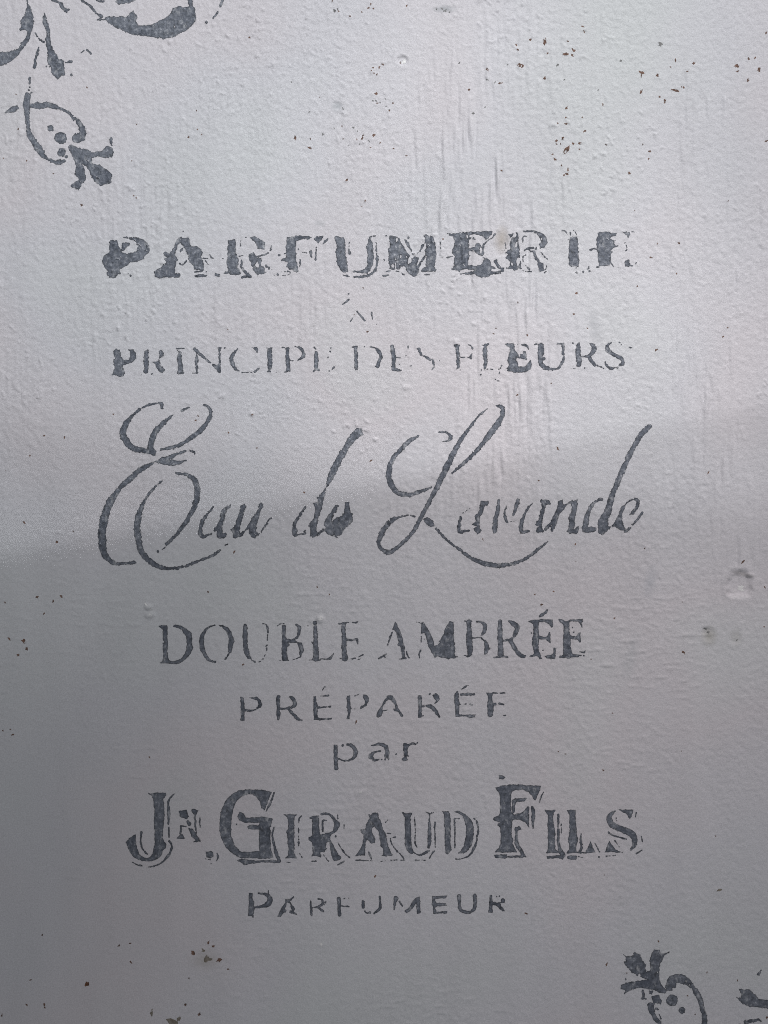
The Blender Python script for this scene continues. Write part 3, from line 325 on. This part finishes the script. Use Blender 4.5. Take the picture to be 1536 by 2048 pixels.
# ------------------------------------------------------------------ relief of the painted face, in drawing units
STEP = 2.5
NX, NY = int(W0 / STEP) + 1, int(H0 / STEP) + 1
GX = -MARG + np.arange(NX) * STEP
GY = -MARG + np.arange(NY) * STEP
MX, MY = np.meshgrid(GX, GY)

def bump(x, y, rx, ry, p=2.0):
    return np.exp(-(((MX - x) / rx) ** 2 + ((MY - y) / ry) ** 2) ** (p / 2))

c = 1.0 / STEP
upper = 1.0 / (1.0 + np.exp((MY - 1080) / 70.0))
brushy = np.clip(1.15 * bump(980, 520, 150, 420, 4) + 0.8 * bump(1450, 760, 120, 420, 4) + 0.55 * bump(930, 150, 90, 150)
                 + 0.35 * bump(560, 640, 240, 200) + 0.5 * bump(1040, 880, 120, 200) + 0.4 * bump(1330, 240, 200, 250) + 0.25 * bump(300, 500, 90, 350), 0, 1.3)
brushy = brushy * (0.45 + 0.55 / (1 + np.exp(-2.0 * field(NY, NX, 16 * c, 40 * c, 5))))
peel = 0.6 * field(NY, NX, 2.2 * c, 2.4 * c, 1, 7 * c) + 0.28 * field(NY, NX, 5.0 * c, 5.5 * c, 2, 14 * c)
def worms(sx, sy, seed, width):           # thin curled ridges, as dried brush crumbs leave them
    return np.clip(1.0 - np.abs(field(NY, NX, sx * c, sy * c, seed, 3 * max(sx, sy) * c)) / width, 0, 1)
def sparse(s, seed, at):
    return np.clip((field(NY, NX, s * c, s * c, seed) - at) * 2.2, 0, 1)
crumb = (worms(5.0, 6.5, 3, 0.30) * sparse(5.0, 31, 0.95) + 0.8 * worms(3.4, 4.4, 32, 0.34) * sparse(3.6, 33, 0.9)
         + 0.35 * np.clip(field(NY, NX, 2.0 * c, 2.6 * c, 34, 7 * c) - 2.0, 0, 1.5))
crumb_mask = np.clip(0.5 + 0.5 * field(NY, NX, 60 * c, 60 * c, 4), 0.08, 1.4) * (0.28 + 0.72 * upper)
dimple = np.clip(field(NY, NX, 2.6 * c, 3.4 * c, 6, 10 * c) - 2.0, 0, 2.0) * np.clip(0.2 + 0.6 * field(NY, NX, 50 * c, 50 * c, 7), 0, 1)
strokes = 0.8 * field(NY, NX, 2.2 * c, 34 * c, 8, 12 * c) + 0.8 * field(NY, NX, 2.8 * c, 14 * c, 9, 12 * c)
stroke_len = np.clip(0.35 + 0.6 * field(NY, NX, 12 * c, 36 * c, 35), 0, 1.6)
wrinkle = np.clip(field(NY, NX, 9 * c, 2.4 * c, 10, 8 * c) - 0.6, 0, 2.0) * np.clip(0.3 + 0.5 * field(NY, NX, 70 * c, 50 * c, 21), 0, 1.2) * (1.0 - 0.85 * upper)
sag = field(NY, NX, 90 * c, 130 * c, 22)
patch = np.clip(0.5 + 0.5 * field(NY, NX, 45 * c, 70 * c, 23), 0, 1.6)
HGT = (0.38 * peel * (1.0 - 0.05 * upper) * (0.75 + 0.35 * patch) + 2.3 * crumb * crumb_mask - 0.7 * dimple + 1.0 * strokes * brushy * stroke_len
       + 0.16 * strokes * upper * patch + 0.55 * wrinkle + 0.30 * sag)
WOB = 1.0 + 0.09 * field(NY, NX, 6 * c, 6 * c, 41) + 0.04 * field(NY, NX, 2.4 * c, 2.4 * c, 42)
def ragged(x, y, r, p):
    return np.exp(-(np.hypot(MX - x, MY - y) * WOB / r) ** p)
for (x, y, r, d) in ((806, 120, 10, 3.4), (1481, 1170, 25, 6.5), (1416, 1268, 13, 1.6), (1408, 1262, 7, 1.2), (1470, 1275, 12, 0.9), (1085, 107, 7, 1.0),
                     (1010, 495, 20, 0.9), (674, 212, 8, 0.9), (1180, 1040, 12, 0.7), (1352, 1022, 9, 0.8)):
    HGT += -d * ragged(x, y, r, 7) + 0.22 * d * (ragged(x, y, r * 1.5, 6) - ragged(x, y, r * 1.08, 7))
for (x, y, rx, ry, d) in ((296, 1214, 8, 6, 5.0), (299, 1230, 9, 6, 4.5), (640, 1238, 8, 7, 3.2), (622, 1240, 6, 5, 1.4), (1362, 1165, 5, 5, 0.7), (1530, 1100, 6, 5, 0.8), (642, 1889, 9, 4, 1.2), (812, 775, 9, 5, 1.4),
                          (722, 1584, 7, 4, 1.6), (1500, 1150, 12, 4, 1.4), (1468, 1146, 10, 4, 1.3)):
    HGT += d * np.exp(-((((MX - x) / rx) ** 2 + ((MY - y) / ry) ** 2) * WOB ** 2) ** 2)
for (x, y, l, d) in ((1030, 430, 55, 0.9), (1012, 400, 60, 0.9), (1000, 470, 40, 0.8), (985, 440, 70, 0.7), (1022, 420, 45, 0.8), (940, 420, 35, 0.6), (960, 410, 35, 0.6), (952, 415, 30, 0.6),
                     (1316, 650, 150, 0.5), (1392, 480, 100, 0.5), (1440, 940, 170, 0.4), (860, 560, 80, 0.6), (1010, 640, 90, 0.6), (1030, 610, 70, 0.6), (920, 620, 60, 0.6), (905, 600, 50, 0.6)):
    HGT += d * np.exp(-(((MX - x - 3 * np.sin(MY / 23.0 + x) - 1.5 * np.sin(MY / 7.0 + 2 * x)) / 2.4) ** 2 + ((MY - y) / l) ** 2)) * np.clip(stroke_len + 0.4, 0, 1.3)
HGT = HGT.astype(np.float32)

def height(px, py):
    fx = np.clip((np.asarray(px) + MARG) / STEP, 0, NX - 1.001); fy = np.clip((np.asarray(py) + MARG) / STEP, 0, NY - 1.001)
    ix = fx.astype(int); iy = fy.astype(int); tx = fx - ix; ty = fy - iy
    return (HGT[iy, ix] * (1 - tx) * (1 - ty) + HGT[iy, ix + 1] * tx * (1 - ty) + HGT[iy + 1, ix] * (1 - tx) * ty + HGT[iy + 1, ix + 1] * tx * ty)

# ------------------------------------------------------------------ materials
def new_mat(name):
    m = bpy.data.materials.new(name); m.use_nodes = True
    nt = m.node_tree
    return m, nt, nt.nodes['Principled BSDF']
def N(nt, kind, **kw):
    n = nt.nodes.new(kind)
    for k, v in kw.items():
        if hasattr(n, k): setattr(n, k, v)
        else: n.inputs[k].default_value = v
    return n
def noise(nt, vec, scale, detail=4.0, rough=0.55):
    n = nt.nodes.new('ShaderNodeTexNoise')
    n.inputs['Scale'].default_value = scale; n.inputs['Detail'].default_value = detail; n.inputs['Roughness'].default_value = rough
    nt.links.new(vec, n.inputs['Vector'])
    return n
def ramp(nt, fac, stops):
    r = nt.nodes.new('ShaderNodeValToRGB')
    e = r.color_ramp.elements
    while len(e) < len(stops): e.new(0.5)
    for k, (p, col) in enumerate(stops):
        e[k].position = p; e[k].color = (*col, 1)
    nt.links.new(fac, r.inputs[0])
    return r
def mix(nt, fac, a, b, mode='MIX'):
    m = nt.nodes.new('ShaderNodeMix'); m.data_type = 'RGBA'; m.blend_type = mode
    if isinstance(fac, float): m.inputs[0].default_value = fac
    else: nt.links.new(fac, m.inputs[0])
    nt.links.new(a, m.inputs[6]); nt.links.new(b, m.inputs[7])
    return m.outputs[2]

def paint_material():
    m, nt, b = new_mat('aged_white_paint')
    L = nt.links.new
    geo = nt.nodes.new('ShaderNodeNewGeometry'); P_ = geo.outputs['Position']
    tint = noise(nt, P_, 3.2, 2.0, 0.5)
    col = ramp(nt, tint.outputs['Fac'], [(0.30, (0.605, 0.625, 0.635)), (0.47, (0.62, 0.617, 0.648)), (0.60, (0.64, 0.612, 0.638)), (0.75, (0.61, 0.625, 0.638))]).outputs[0]
    # faint grime, long and upright
    mp = nt.nodes.new('ShaderNodeMapping'); mp.inputs['Scale'].default_value = (1.0, 1.0, 0.25); L(P_, mp.inputs['Vector'])
    g = noise(nt, mp.outputs[0], 26.0, 5.0, 0.6)
    gr = ramp(nt, g.outputs['Fac'], [(0.35, (0.955, 0.955, 0.955)), (0.62, (1.0, 1.0, 1.0))]).outputs[0]
    col = mix(nt, 1.0, col, gr, 'MULTIPLY')
    fine = noise(nt, P_, 760.0, 3.0, 0.75)
    fr = ramp(nt, fine.outputs['Fac'], [(0.32, (0.80, 0.80, 0.80)), (0.68, (1.06, 1.06, 1.06))]).outputs[0]
    col = mix(nt, 1.0, col, fr, 'MULTIPLY')
    # rubbed marks and stains with a shape of their own, and one painted shade crescent
    def stain_or_shade(col, px, py, rx, ry, tilt, colour, amount):
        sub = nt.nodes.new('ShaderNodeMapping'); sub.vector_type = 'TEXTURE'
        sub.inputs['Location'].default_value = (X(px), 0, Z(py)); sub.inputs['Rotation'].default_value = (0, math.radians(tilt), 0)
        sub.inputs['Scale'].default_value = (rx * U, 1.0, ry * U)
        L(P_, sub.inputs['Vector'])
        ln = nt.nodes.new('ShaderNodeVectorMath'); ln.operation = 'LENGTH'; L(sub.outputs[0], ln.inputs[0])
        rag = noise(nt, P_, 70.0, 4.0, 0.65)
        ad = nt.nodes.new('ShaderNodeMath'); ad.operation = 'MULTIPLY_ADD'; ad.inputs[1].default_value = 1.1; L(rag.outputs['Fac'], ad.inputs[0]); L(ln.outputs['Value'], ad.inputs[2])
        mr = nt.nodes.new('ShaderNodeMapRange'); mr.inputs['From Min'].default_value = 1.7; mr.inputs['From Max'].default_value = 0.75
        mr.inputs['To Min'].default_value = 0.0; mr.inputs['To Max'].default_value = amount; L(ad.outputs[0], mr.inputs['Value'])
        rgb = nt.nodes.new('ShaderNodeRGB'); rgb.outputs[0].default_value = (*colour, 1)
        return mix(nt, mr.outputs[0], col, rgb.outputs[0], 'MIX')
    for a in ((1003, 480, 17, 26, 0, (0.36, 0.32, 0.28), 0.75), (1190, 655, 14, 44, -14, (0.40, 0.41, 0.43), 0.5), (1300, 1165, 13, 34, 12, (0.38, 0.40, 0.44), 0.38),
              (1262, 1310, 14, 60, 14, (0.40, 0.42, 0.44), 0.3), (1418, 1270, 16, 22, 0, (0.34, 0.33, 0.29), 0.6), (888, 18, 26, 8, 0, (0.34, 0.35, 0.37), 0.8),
              (674, 212, 14, 11, 30, (0.36, 0.38, 0.40), 0.7), (1486, 1148, 26, 6, 12, (0.36, 0.33, 0.32), 0.45), (640, 447, 12, 8, 0, (0.38, 0.39, 0.41), 0.55),  # the flat crescent above the big dent paints its shade into the colour
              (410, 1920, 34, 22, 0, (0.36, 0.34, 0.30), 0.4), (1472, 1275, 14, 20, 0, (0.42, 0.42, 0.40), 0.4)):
        col = stain_or_shade(col, *a)
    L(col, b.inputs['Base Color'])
    rr = nt.nodes.new('ShaderNodeMapRange'); rr.inputs['To Min'].default_value = 0.50; rr.inputs['To Max'].default_value = 0.66
    L(g.outputs['Fac'], rr.inputs['Value']); L(rr.outputs[0], b.inputs['Roughness'])
    b.inputs['Specular IOR Level'].default_value = 0.5
    n1 = noise(nt, P_, 480.0, 4.0, 0.72)
    bp = nt.nodes.new('ShaderNodeBump'); bp.inputs['Strength'].default_value = 1.0; bp.inputs['Distance'].default_value = 0.0005
    L(n1.outputs['Fac'], bp.inputs['Height']); L(bp.outputs[0], b.inputs['Normal'])
    return m

def ink_material():
    m, nt, b = new_mat('slate_stencil_paint')
    L = nt.links.new
    geo = nt.nodes.new('ShaderNodeNewGeometry'); P_ = geo.outputs['Position']
    n = noise(nt, P_, 230.0, 5.0, 0.7)
    col = ramp(nt, n.outputs['Fac'], [(0.32, (0.050, 0.057, 0.069)), (0.45, (0.108, 0.121, 0.148)), (0.57, (0.150, 0.165, 0.199)), (0.67, (0.34, 0.355, 0.39))]).outputs[0]
    at = nt.nodes.new('ShaderNodeAttribute'); at.attribute_name = 'near_edge'
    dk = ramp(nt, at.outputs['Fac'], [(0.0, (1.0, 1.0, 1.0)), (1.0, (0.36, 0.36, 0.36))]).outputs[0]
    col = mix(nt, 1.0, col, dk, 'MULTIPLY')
    big = noise(nt, P_, 22.0, 3.0, 0.6)
    br = ramp(nt, big.outputs['Fac'], [(0.34, (0.70, 0.72, 0.76)), (0.5, (1.0, 1.0, 1.0)), (0.68, (1.32, 1.30, 1.27))]).outputs[0]
    col = mix(nt, 1.0, col, br, 'MULTIPLY')
    mp = nt.nodes.new('ShaderNodeMapping'); mp.inputs['Scale'].default_value = (1.0, 1.0, 0.6); mp.inputs['Rotation'].default_value = (0, 0.5, 0); L(P_, mp.inputs['Vector'])
    th = noise(nt, mp.outputs[0], 150.0, 6.0, 0.75)
    tf = nt.nodes.new('ShaderNodeMapRange'); tf.inputs['From Min'].default_value = 0.54; tf.inputs['From Max'].default_value = 0.66; tf.inputs['To Max'].default_value = 0.75
    L(th.outputs['Fac'], tf.inputs['Value'])
    pale = nt.nodes.new('ShaderNodeRGB'); pale.outputs[0].default_value = (0.42, 0.43, 0.45, 1)
    col = mix(nt, tf.outputs[0], col, pale.outputs[0], 'MIX')
    L(col, b.inputs['Base Color'])
    b.inputs['Roughness'].default_value = 0.5
    b.inputs['Specular IOR Level'].default_value = 0.4
    n1 = noise(nt, P_, 360.0, 4.0, 0.65)
    bp = nt.nodes.new('ShaderNodeBump'); bp.inputs['Strength'].default_value = 1.0; bp.inputs['Distance'].default_value = 0.0009
    L(n1.outputs['Fac'], bp.inputs['Height']); L(bp.outputs[0], b.inputs['Normal'])
    return m

def chip_material(name, a, c2):
    m, nt, b = new_mat(name)
    geo = nt.nodes.new('ShaderNodeNewGeometry')
    n = noise(nt, geo.outputs['Position'], 320.0, 3.0, 0.6)
    col = ramp(nt, n.outputs['Fac'], [(0.35, a), (0.65, c2)]).outputs[0]
    nt.links.new(col, b.inputs['Base Color']); b.inputs['Roughness'].default_value = 0.8
    return m

M_PAINT = paint_material()
M_INK = ink_material()
M_CHIP = {'b': chip_material('bare_rust', (0.065, 0.038, 0.028), (0.21, 0.120, 0.088)), 'g': chip_material('grey_chip', (0.12, 0.12, 0.12), (0.25, 0.25, 0.25)),
          'r': chip_material('orange_rust', (0.06, 0.025, 0.012), (0.20, 0.085, 0.04)), 'w': chip_material('white_undercoat', (0.62, 0.62, 0.62), (0.78, 0.78, 0.77)),
          't': chip_material('thin_brown_chip', (0.13, 0.11, 0.085), (0.26, 0.235, 0.20))}

# ------------------------------------------------------------------ mesh helpers
def link_mesh(name, verts, faces_loops, face_starts, face_totals, mat, parent=None, smooth=True):
    me = bpy.data.meshes.new(name)
    me.vertices.add(len(verts)); me.vertices.foreach_set('co', np.ascontiguousarray(verts, dtype=np.float32).ravel())
    me.loops.add(len(faces_loops)); me.loops.foreach_set('vertex_index', np.ascontiguousarray(faces_loops, dtype=np.int32))
    me.polygons.add(len(face_starts)); me.polygons.foreach_set('loop_start', np.ascontiguousarray(face_starts, dtype=np.int32))
    me.polygons.foreach_set('loop_total', np.ascontiguousarray(face_totals, dtype=np.int32))
    me.polygons.foreach_set('use_smooth', np.full(len(face_starts), smooth, dtype=bool))
    me.update(calc_edges=True)
    me.materials.append(mat)
    o = bpy.data.objects.new(name, me)
    scene.collection.objects.link(o)
    if parent is not None: o.parent = parent
    return o
def link_tris(name, verts, tris, mat, parent=None, smooth=True):
    t = np.asarray(tris, dtype=np.int32)
    return link_mesh(name, verts, t.ravel(), np.arange(len(t)) * 3, np.full(len(t), 3), mat, parent, smooth)

# ------------------------------------------------------------------ the panel: relief face, sides and back
def build_panel():
    idx = np.arange(NX * NY).reshape(NY, NX)
    front = np.stack([X(MX.ravel()), -HGT.ravel() * U, Z(MY.ravel())], axis=1)
    q = np.stack([idx[:-1, :-1], idx[1:, :-1], idx[1:, 1:], idx[:-1, 1:]], axis=-1).reshape(-1, 4)
    ring = np.concatenate([idx[0, :], idx[1:, -1], idx[-1, -2::-1], idx[-2:0:-1, 0]])
    nr = len(ring); n0 = NX * NY
    rim = front[ring].copy(); rim[:, 1] = 0.018
    nxt = np.roll(np.arange(nr), -1)
    side = np.stack([ring, ring[nxt], n0 + nxt, n0 + np.arange(nr)], axis=1)
    loops = np.concatenate([q.ravel(), side.ravel(), n0 + np.arange(nr)])
    tot = np.concatenate([np.full(len(q) + len(side), 4), [nr]])
    st = np.concatenate([[0], np.cumsum(tot)[:-1]])
    o = link_mesh('painted_panel', np.concatenate([front, rim]), loops, st, tot, M_PAINT)
    return o
panel = build_panel()
panel['label'] = 'off-white painted panel with worn grey French perfume lettering and rust chips'
panel['category'] = 'panel'

# ------------------------------------------------------------------ stencilled glyphs
def smooth_stroke(p):
    p = np.asarray(p, dtype=float).reshape(-1, 3)
    if len(p) < 3: return p
    q = np.vstack([2 * p[0] - p[1], p, 2 * p[-1] - p[-2]])
    out = []
    for i in range(1, len(q) - 2):
        for t in np.linspace(0, 1, 5)[:-1]:
            a, b_, c_, d = q[i - 1], q[i], q[i + 1], q[i + 2]
            out.append(0.5 * (2 * b_ + (c_ - a) * t + (2 * a - 5 * b_ + 4 * c_ - d) * t * t + (3 * b_ - a - 3 * c_ + d) * t ** 3))
    out.append(p[-1])
    out = np.array(out); out[:, 2] = np.maximum(out[:, 2], 0.1)
    return out
def seg_dist(gx, gy, x0, y0, x1, y1):
    dx, dy = x1 - x0, y1 - y0
    t = np.clip(((gx - x0) * dx + (gy - y0) * dy) / (dx * dx + dy * dy + 1e-9), 0, 1)
    return np.hypot(gx - x0 - t * dx, gy - y0 - t * dy), t
def inside_poly(gx, gy, p):
    """signed depth: positive inside"""
    n = len(p); dist = np.full(gx.shape, 1e9); ins = np.zeros(gx.shape, dtype=bool)
    for i in range(n):
        (x0, y0), (x1, y1) = p[i], p[(i + 1) % n]
        d, _ = seg_dist(gx, gy, x0, y0, x1, y1)
        dist = np.minimum(dist, d)
        if y0 != y1:
            ins ^= ((y0 > gy) != (y1 > gy)) & (gx < (x1 - x0) * (gy - y0) / (y1 - y0) + x0)
    return np.where(ins, dist, -dist)

def resolve(sheet, prims):
    x0, y0, s = SHEETS[sheet]; out = []
    for k, v in prims:
        if k == 'V':
            x0, y0, s = SHEETS[v]; continue
        a = np.asarray(v, dtype=float).reshape(-1, 2 if k in 'PC' else 3).copy()
        a[:, 0] = a[:, 0] / s + x0; a[:, 1] = a[:, 1] / s + y0
        if k in 'SD': a[:, 2] /= s
        out.append((k, a))
    return out

GROW = 0.12
def glyph_field(prims, rough, wear):
    pts = np.vstack([a[:, :2] for _, a in prims])
    x0, y0 = np.floor(pts.min(0) - 14).astype(int); x1, y1 = np.ceil(pts.max(0) + 14).astype(int)
    x0 = max(x0, -MARG + 2); y0 = max(y0, -MARG + 2); x1 = min(x1, 1536 + MARG - 2); y1 = min(y1, 2048 + MARG - 2)
    gx, gy = np.meshgrid(np.arange(x0, x1 + 1, dtype=float), np.arange(y0, y1 + 1, dtype=float))
    f = np.full(gx.shape, -50.0)
    for k, a in prims:
        if k == 'P': f = np.maximum(f, inside_poly(gx, gy, a))
        elif k == 'D':
            for x, y, r in a: f = np.maximum(f, r - np.hypot(gx - x, gy - y))
        elif k == 'S':
            s = smooth_stroke(a)
            for i in range(len(s) - 1):
                d, t = seg_dist(gx, gy, s[i, 0], s[i, 1], s[i + 1, 0], s[i + 1, 1])
                f = np.maximum(f, (s[i, 2] * (1 - t) + s[i + 1, 2] * t) / 2 - d)
    for k, a in prims:
        if k == 'C': f = np.minimum(f, -inside_poly(gx, gy, a))
    sl = (slice(y0 + MARG, y1 + 1 + MARG), slice(x0 + MARG, x1 + 1 + MARG))
    f = f + GROW + rough * (0.70 * FRAY_F[sl] + 0.60 * FRAY_M[sl])
    # rubbed-through spots: the white shows where the wear field peaks
    f = np.minimum(f, (3.3 - wear * 1.6 - WEAR[sl]) * 2.2)
    return x0, y0, f

def contour_mesh(x0, y0, f):
    h, w = f.shape
    gid = np.arange(h * w).reshape(h, w)
    A, B, Cc, Dd = gid[:-1, :-1].ravel(), gid[:-1, 1:].ravel(), gid[1:, 1:].ravel(), gid[1:, :-1].ravel()
    tri = np.concatenate([np.stack([A, Dd, B], 1), np.stack([B, Dd, Cc], 1)])
    fv = f.ravel(); pos = fv > 0
    k = pos[tri].sum(1)
    px = (x0 + np.arange(w))[None, :].repeat(h, 0).ravel().astype(float); py = (y0 + np.arange(h))[:, None].repeat(w, 1).ravel().astype(float)
    vx, vy, keys = [px], [py], []
    edges = {}
    tris = [tri[k == 3]]
    nbase = h * w
    pend = []
    def cut(a, b):            # arrays of grid ids, a inside, b outside -> edge keys
        return np.stack([np.minimum(a, b), np.maximum(a, b)], 1)
    def rolled(sel, want):
        t = tri[sel]; p = pos[t]
        which = np.argmax(p == want, axis=1)
        r = np.arange(len(t))
        return t[r, which], t[r, (which + 1) % 3], t[r, (which + 2) % 3]
    a1, b1, c1 = rolled(k == 1, True)       # one inside
    a2, b2, c2 = rolled(k == 2, False)      # one outside
    E = np.concatenate([cut(a1, b1), cut(a1, c1), cut(b2, a2), cut(c2, a2)])
    uq, inv = np.unique(E, axis=0, return_inverse=True); inv = np.asarray(inv).ravel()
    n1, n2 = len(a1), len(a2)
    e_ab, e_ac = nbase + inv[:n1], nbase + inv[n1:2 * n1]
    e_ba, e_ca = nbase + inv[2 * n1:2 * n1 + n2], nbase + inv[2 * n1 + n2:]
    t = fv[uq[:, 0]] / (fv[uq[:, 0]] - fv[uq[:, 1]])
    ex = px[uq[:, 0]] + t * (px[uq[:, 1]] - px[uq[:, 0]]); ey = py[uq[:, 0]] + t * (py[uq[:, 1]] - py[uq[:, 0]])
    tris += [np.stack([a1, e_ab, e_ac], 1), np.stack([b2, c2, e_ba], 1), np.stack([c2, e_ca, e_ba], 1)]
    T = np.concatenate(tris)
    ax = np.concatenate([px, ex]); ay = np.concatenate([py, ey])
    used, T2 = np.unique(T, return_inverse=True); T2 = np.asarray(T2).reshape(-1, 3)
    fv2 = np.concatenate([fv, np.zeros(len(ex))])
    return ax[used], ay[used], T2, fv2[used]

FILM = 0.28        # thickness of the stencil paint in drawing units
def lay(px, py, lift):
    return np.stack([X(px), -(height(px, py) + lift) * U, Z(py)], axis=1)

def build_glyph(name, sheet, prims, rough, wear, parent):
    x0, y0, f = glyph_field(resolve(sheet, prims), rough, wear)
    ax, ay, T, dep = contour_mesh(x0, y0, f)
    if not len(T): return None
    v = lay(ax, ay, FILM)
    # turn every triangle towards the viewer (-y)
    p = v[T]; ny = np.cross(p[:, 1] - p[:, 0], p[:, 2] - p[:, 0])[:, 1]
    T[ny > 0] = T[ny > 0][:, ::-1]
    o = link_tris(name, v, T, M_INK, parent)
    at = o.data.attributes.new('near_edge', 'FLOAT', 'POINT')      # highest at the glyph outline; the ink is darker there
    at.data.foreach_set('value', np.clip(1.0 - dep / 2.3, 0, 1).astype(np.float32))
    return o

for (pname, plabel, rough, wear, glyphs) in LINES:
    part = bpy.data.objects.new(pname, None)
    part.empty_display_size = 0.02
    scene.collection.objects.link(part); part.parent = panel
    part['label'] = plabel
    for g in glyphs:
        extra = g[3] if len(g) > 3 else wear
        build_glyph(g[0], g[1], g[2], rough, extra, part)

# ------------------------------------------------------------------ chips down to the rusty metal
rng = random.Random(4)
tiny_v, tiny_t = [], []
def chip_shape(x, y, r):
    n = rng.randint(9, 13); ang = rng.uniform(0, 6.28); st = rng.uniform(1.0, 2.3); ph = rng.uniform(0, math.pi)
    xs, ys = [x], [y]
    for i in range(n):
        a = ang + 2 * math.pi * i / n + rng.uniform(-0.2, 0.2)
        rr = r * rng.choice((0.5, 0.75, 0.95, 1.1, 1.35))
        u, w_ = math.cos(a) * rr * math.sqrt(st), math.sin(a) * rr / math.sqrt(st)
        xs.append(x + u * math.cos(ph) - w_ * math.sin(ph)); ys.append(y + u * math.sin(ph) + w_ * math.cos(ph))
    v = lay(np.array(xs), np.array(ys), 0.22)
    t = []
    for i in range(n):
        a, b_, c_ = 0, 1 + i, 1 + (i + 1) % n
        nrm = np.cross(v[b_] - v[a], v[c_] - v[a])[1]
        t.append((a, b_, c_) if nrm < 0 else (a, c_, b_))
    return v, t
for (ox, oy, s, code, spots) in CHIP_SHEETS:
    for (x, y, r) in spots:
        px, py, pr = ox + x / s, oy + y / s, max(r / s * 0.88, 1.4)
        v, t = chip_shape(px, py, pr)
        if pr >= 2.3 or code != 'b':
            link_tris('paint_chip', v, t, M_CHIP[code], panel, False)
        else:
            n0 = sum(len(q) for q in tiny_v); tiny_v.append(v); tiny_t += [(a + n0, b_ + n0, c_ + n0) for a, b_, c_ in t]
for _ in range(14):
    px, py = rng.uniform(-100, 1640), rng.uniform(-100, 2150)
    v, t = chip_shape(px, py, rng.uniform(0.7, 1.3))
    n0 = sum(len(q) for q in tiny_v); tiny_v.append(v); tiny_t += [(a + n0, b_ + n0, c_ + n0) for a, b_, c_ in t]
flecks = link_tris('paint_flecks', np.concatenate(tiny_v), tiny_t, M_CHIP['b'], panel, False)
flecks['kind'] = 'stuff'
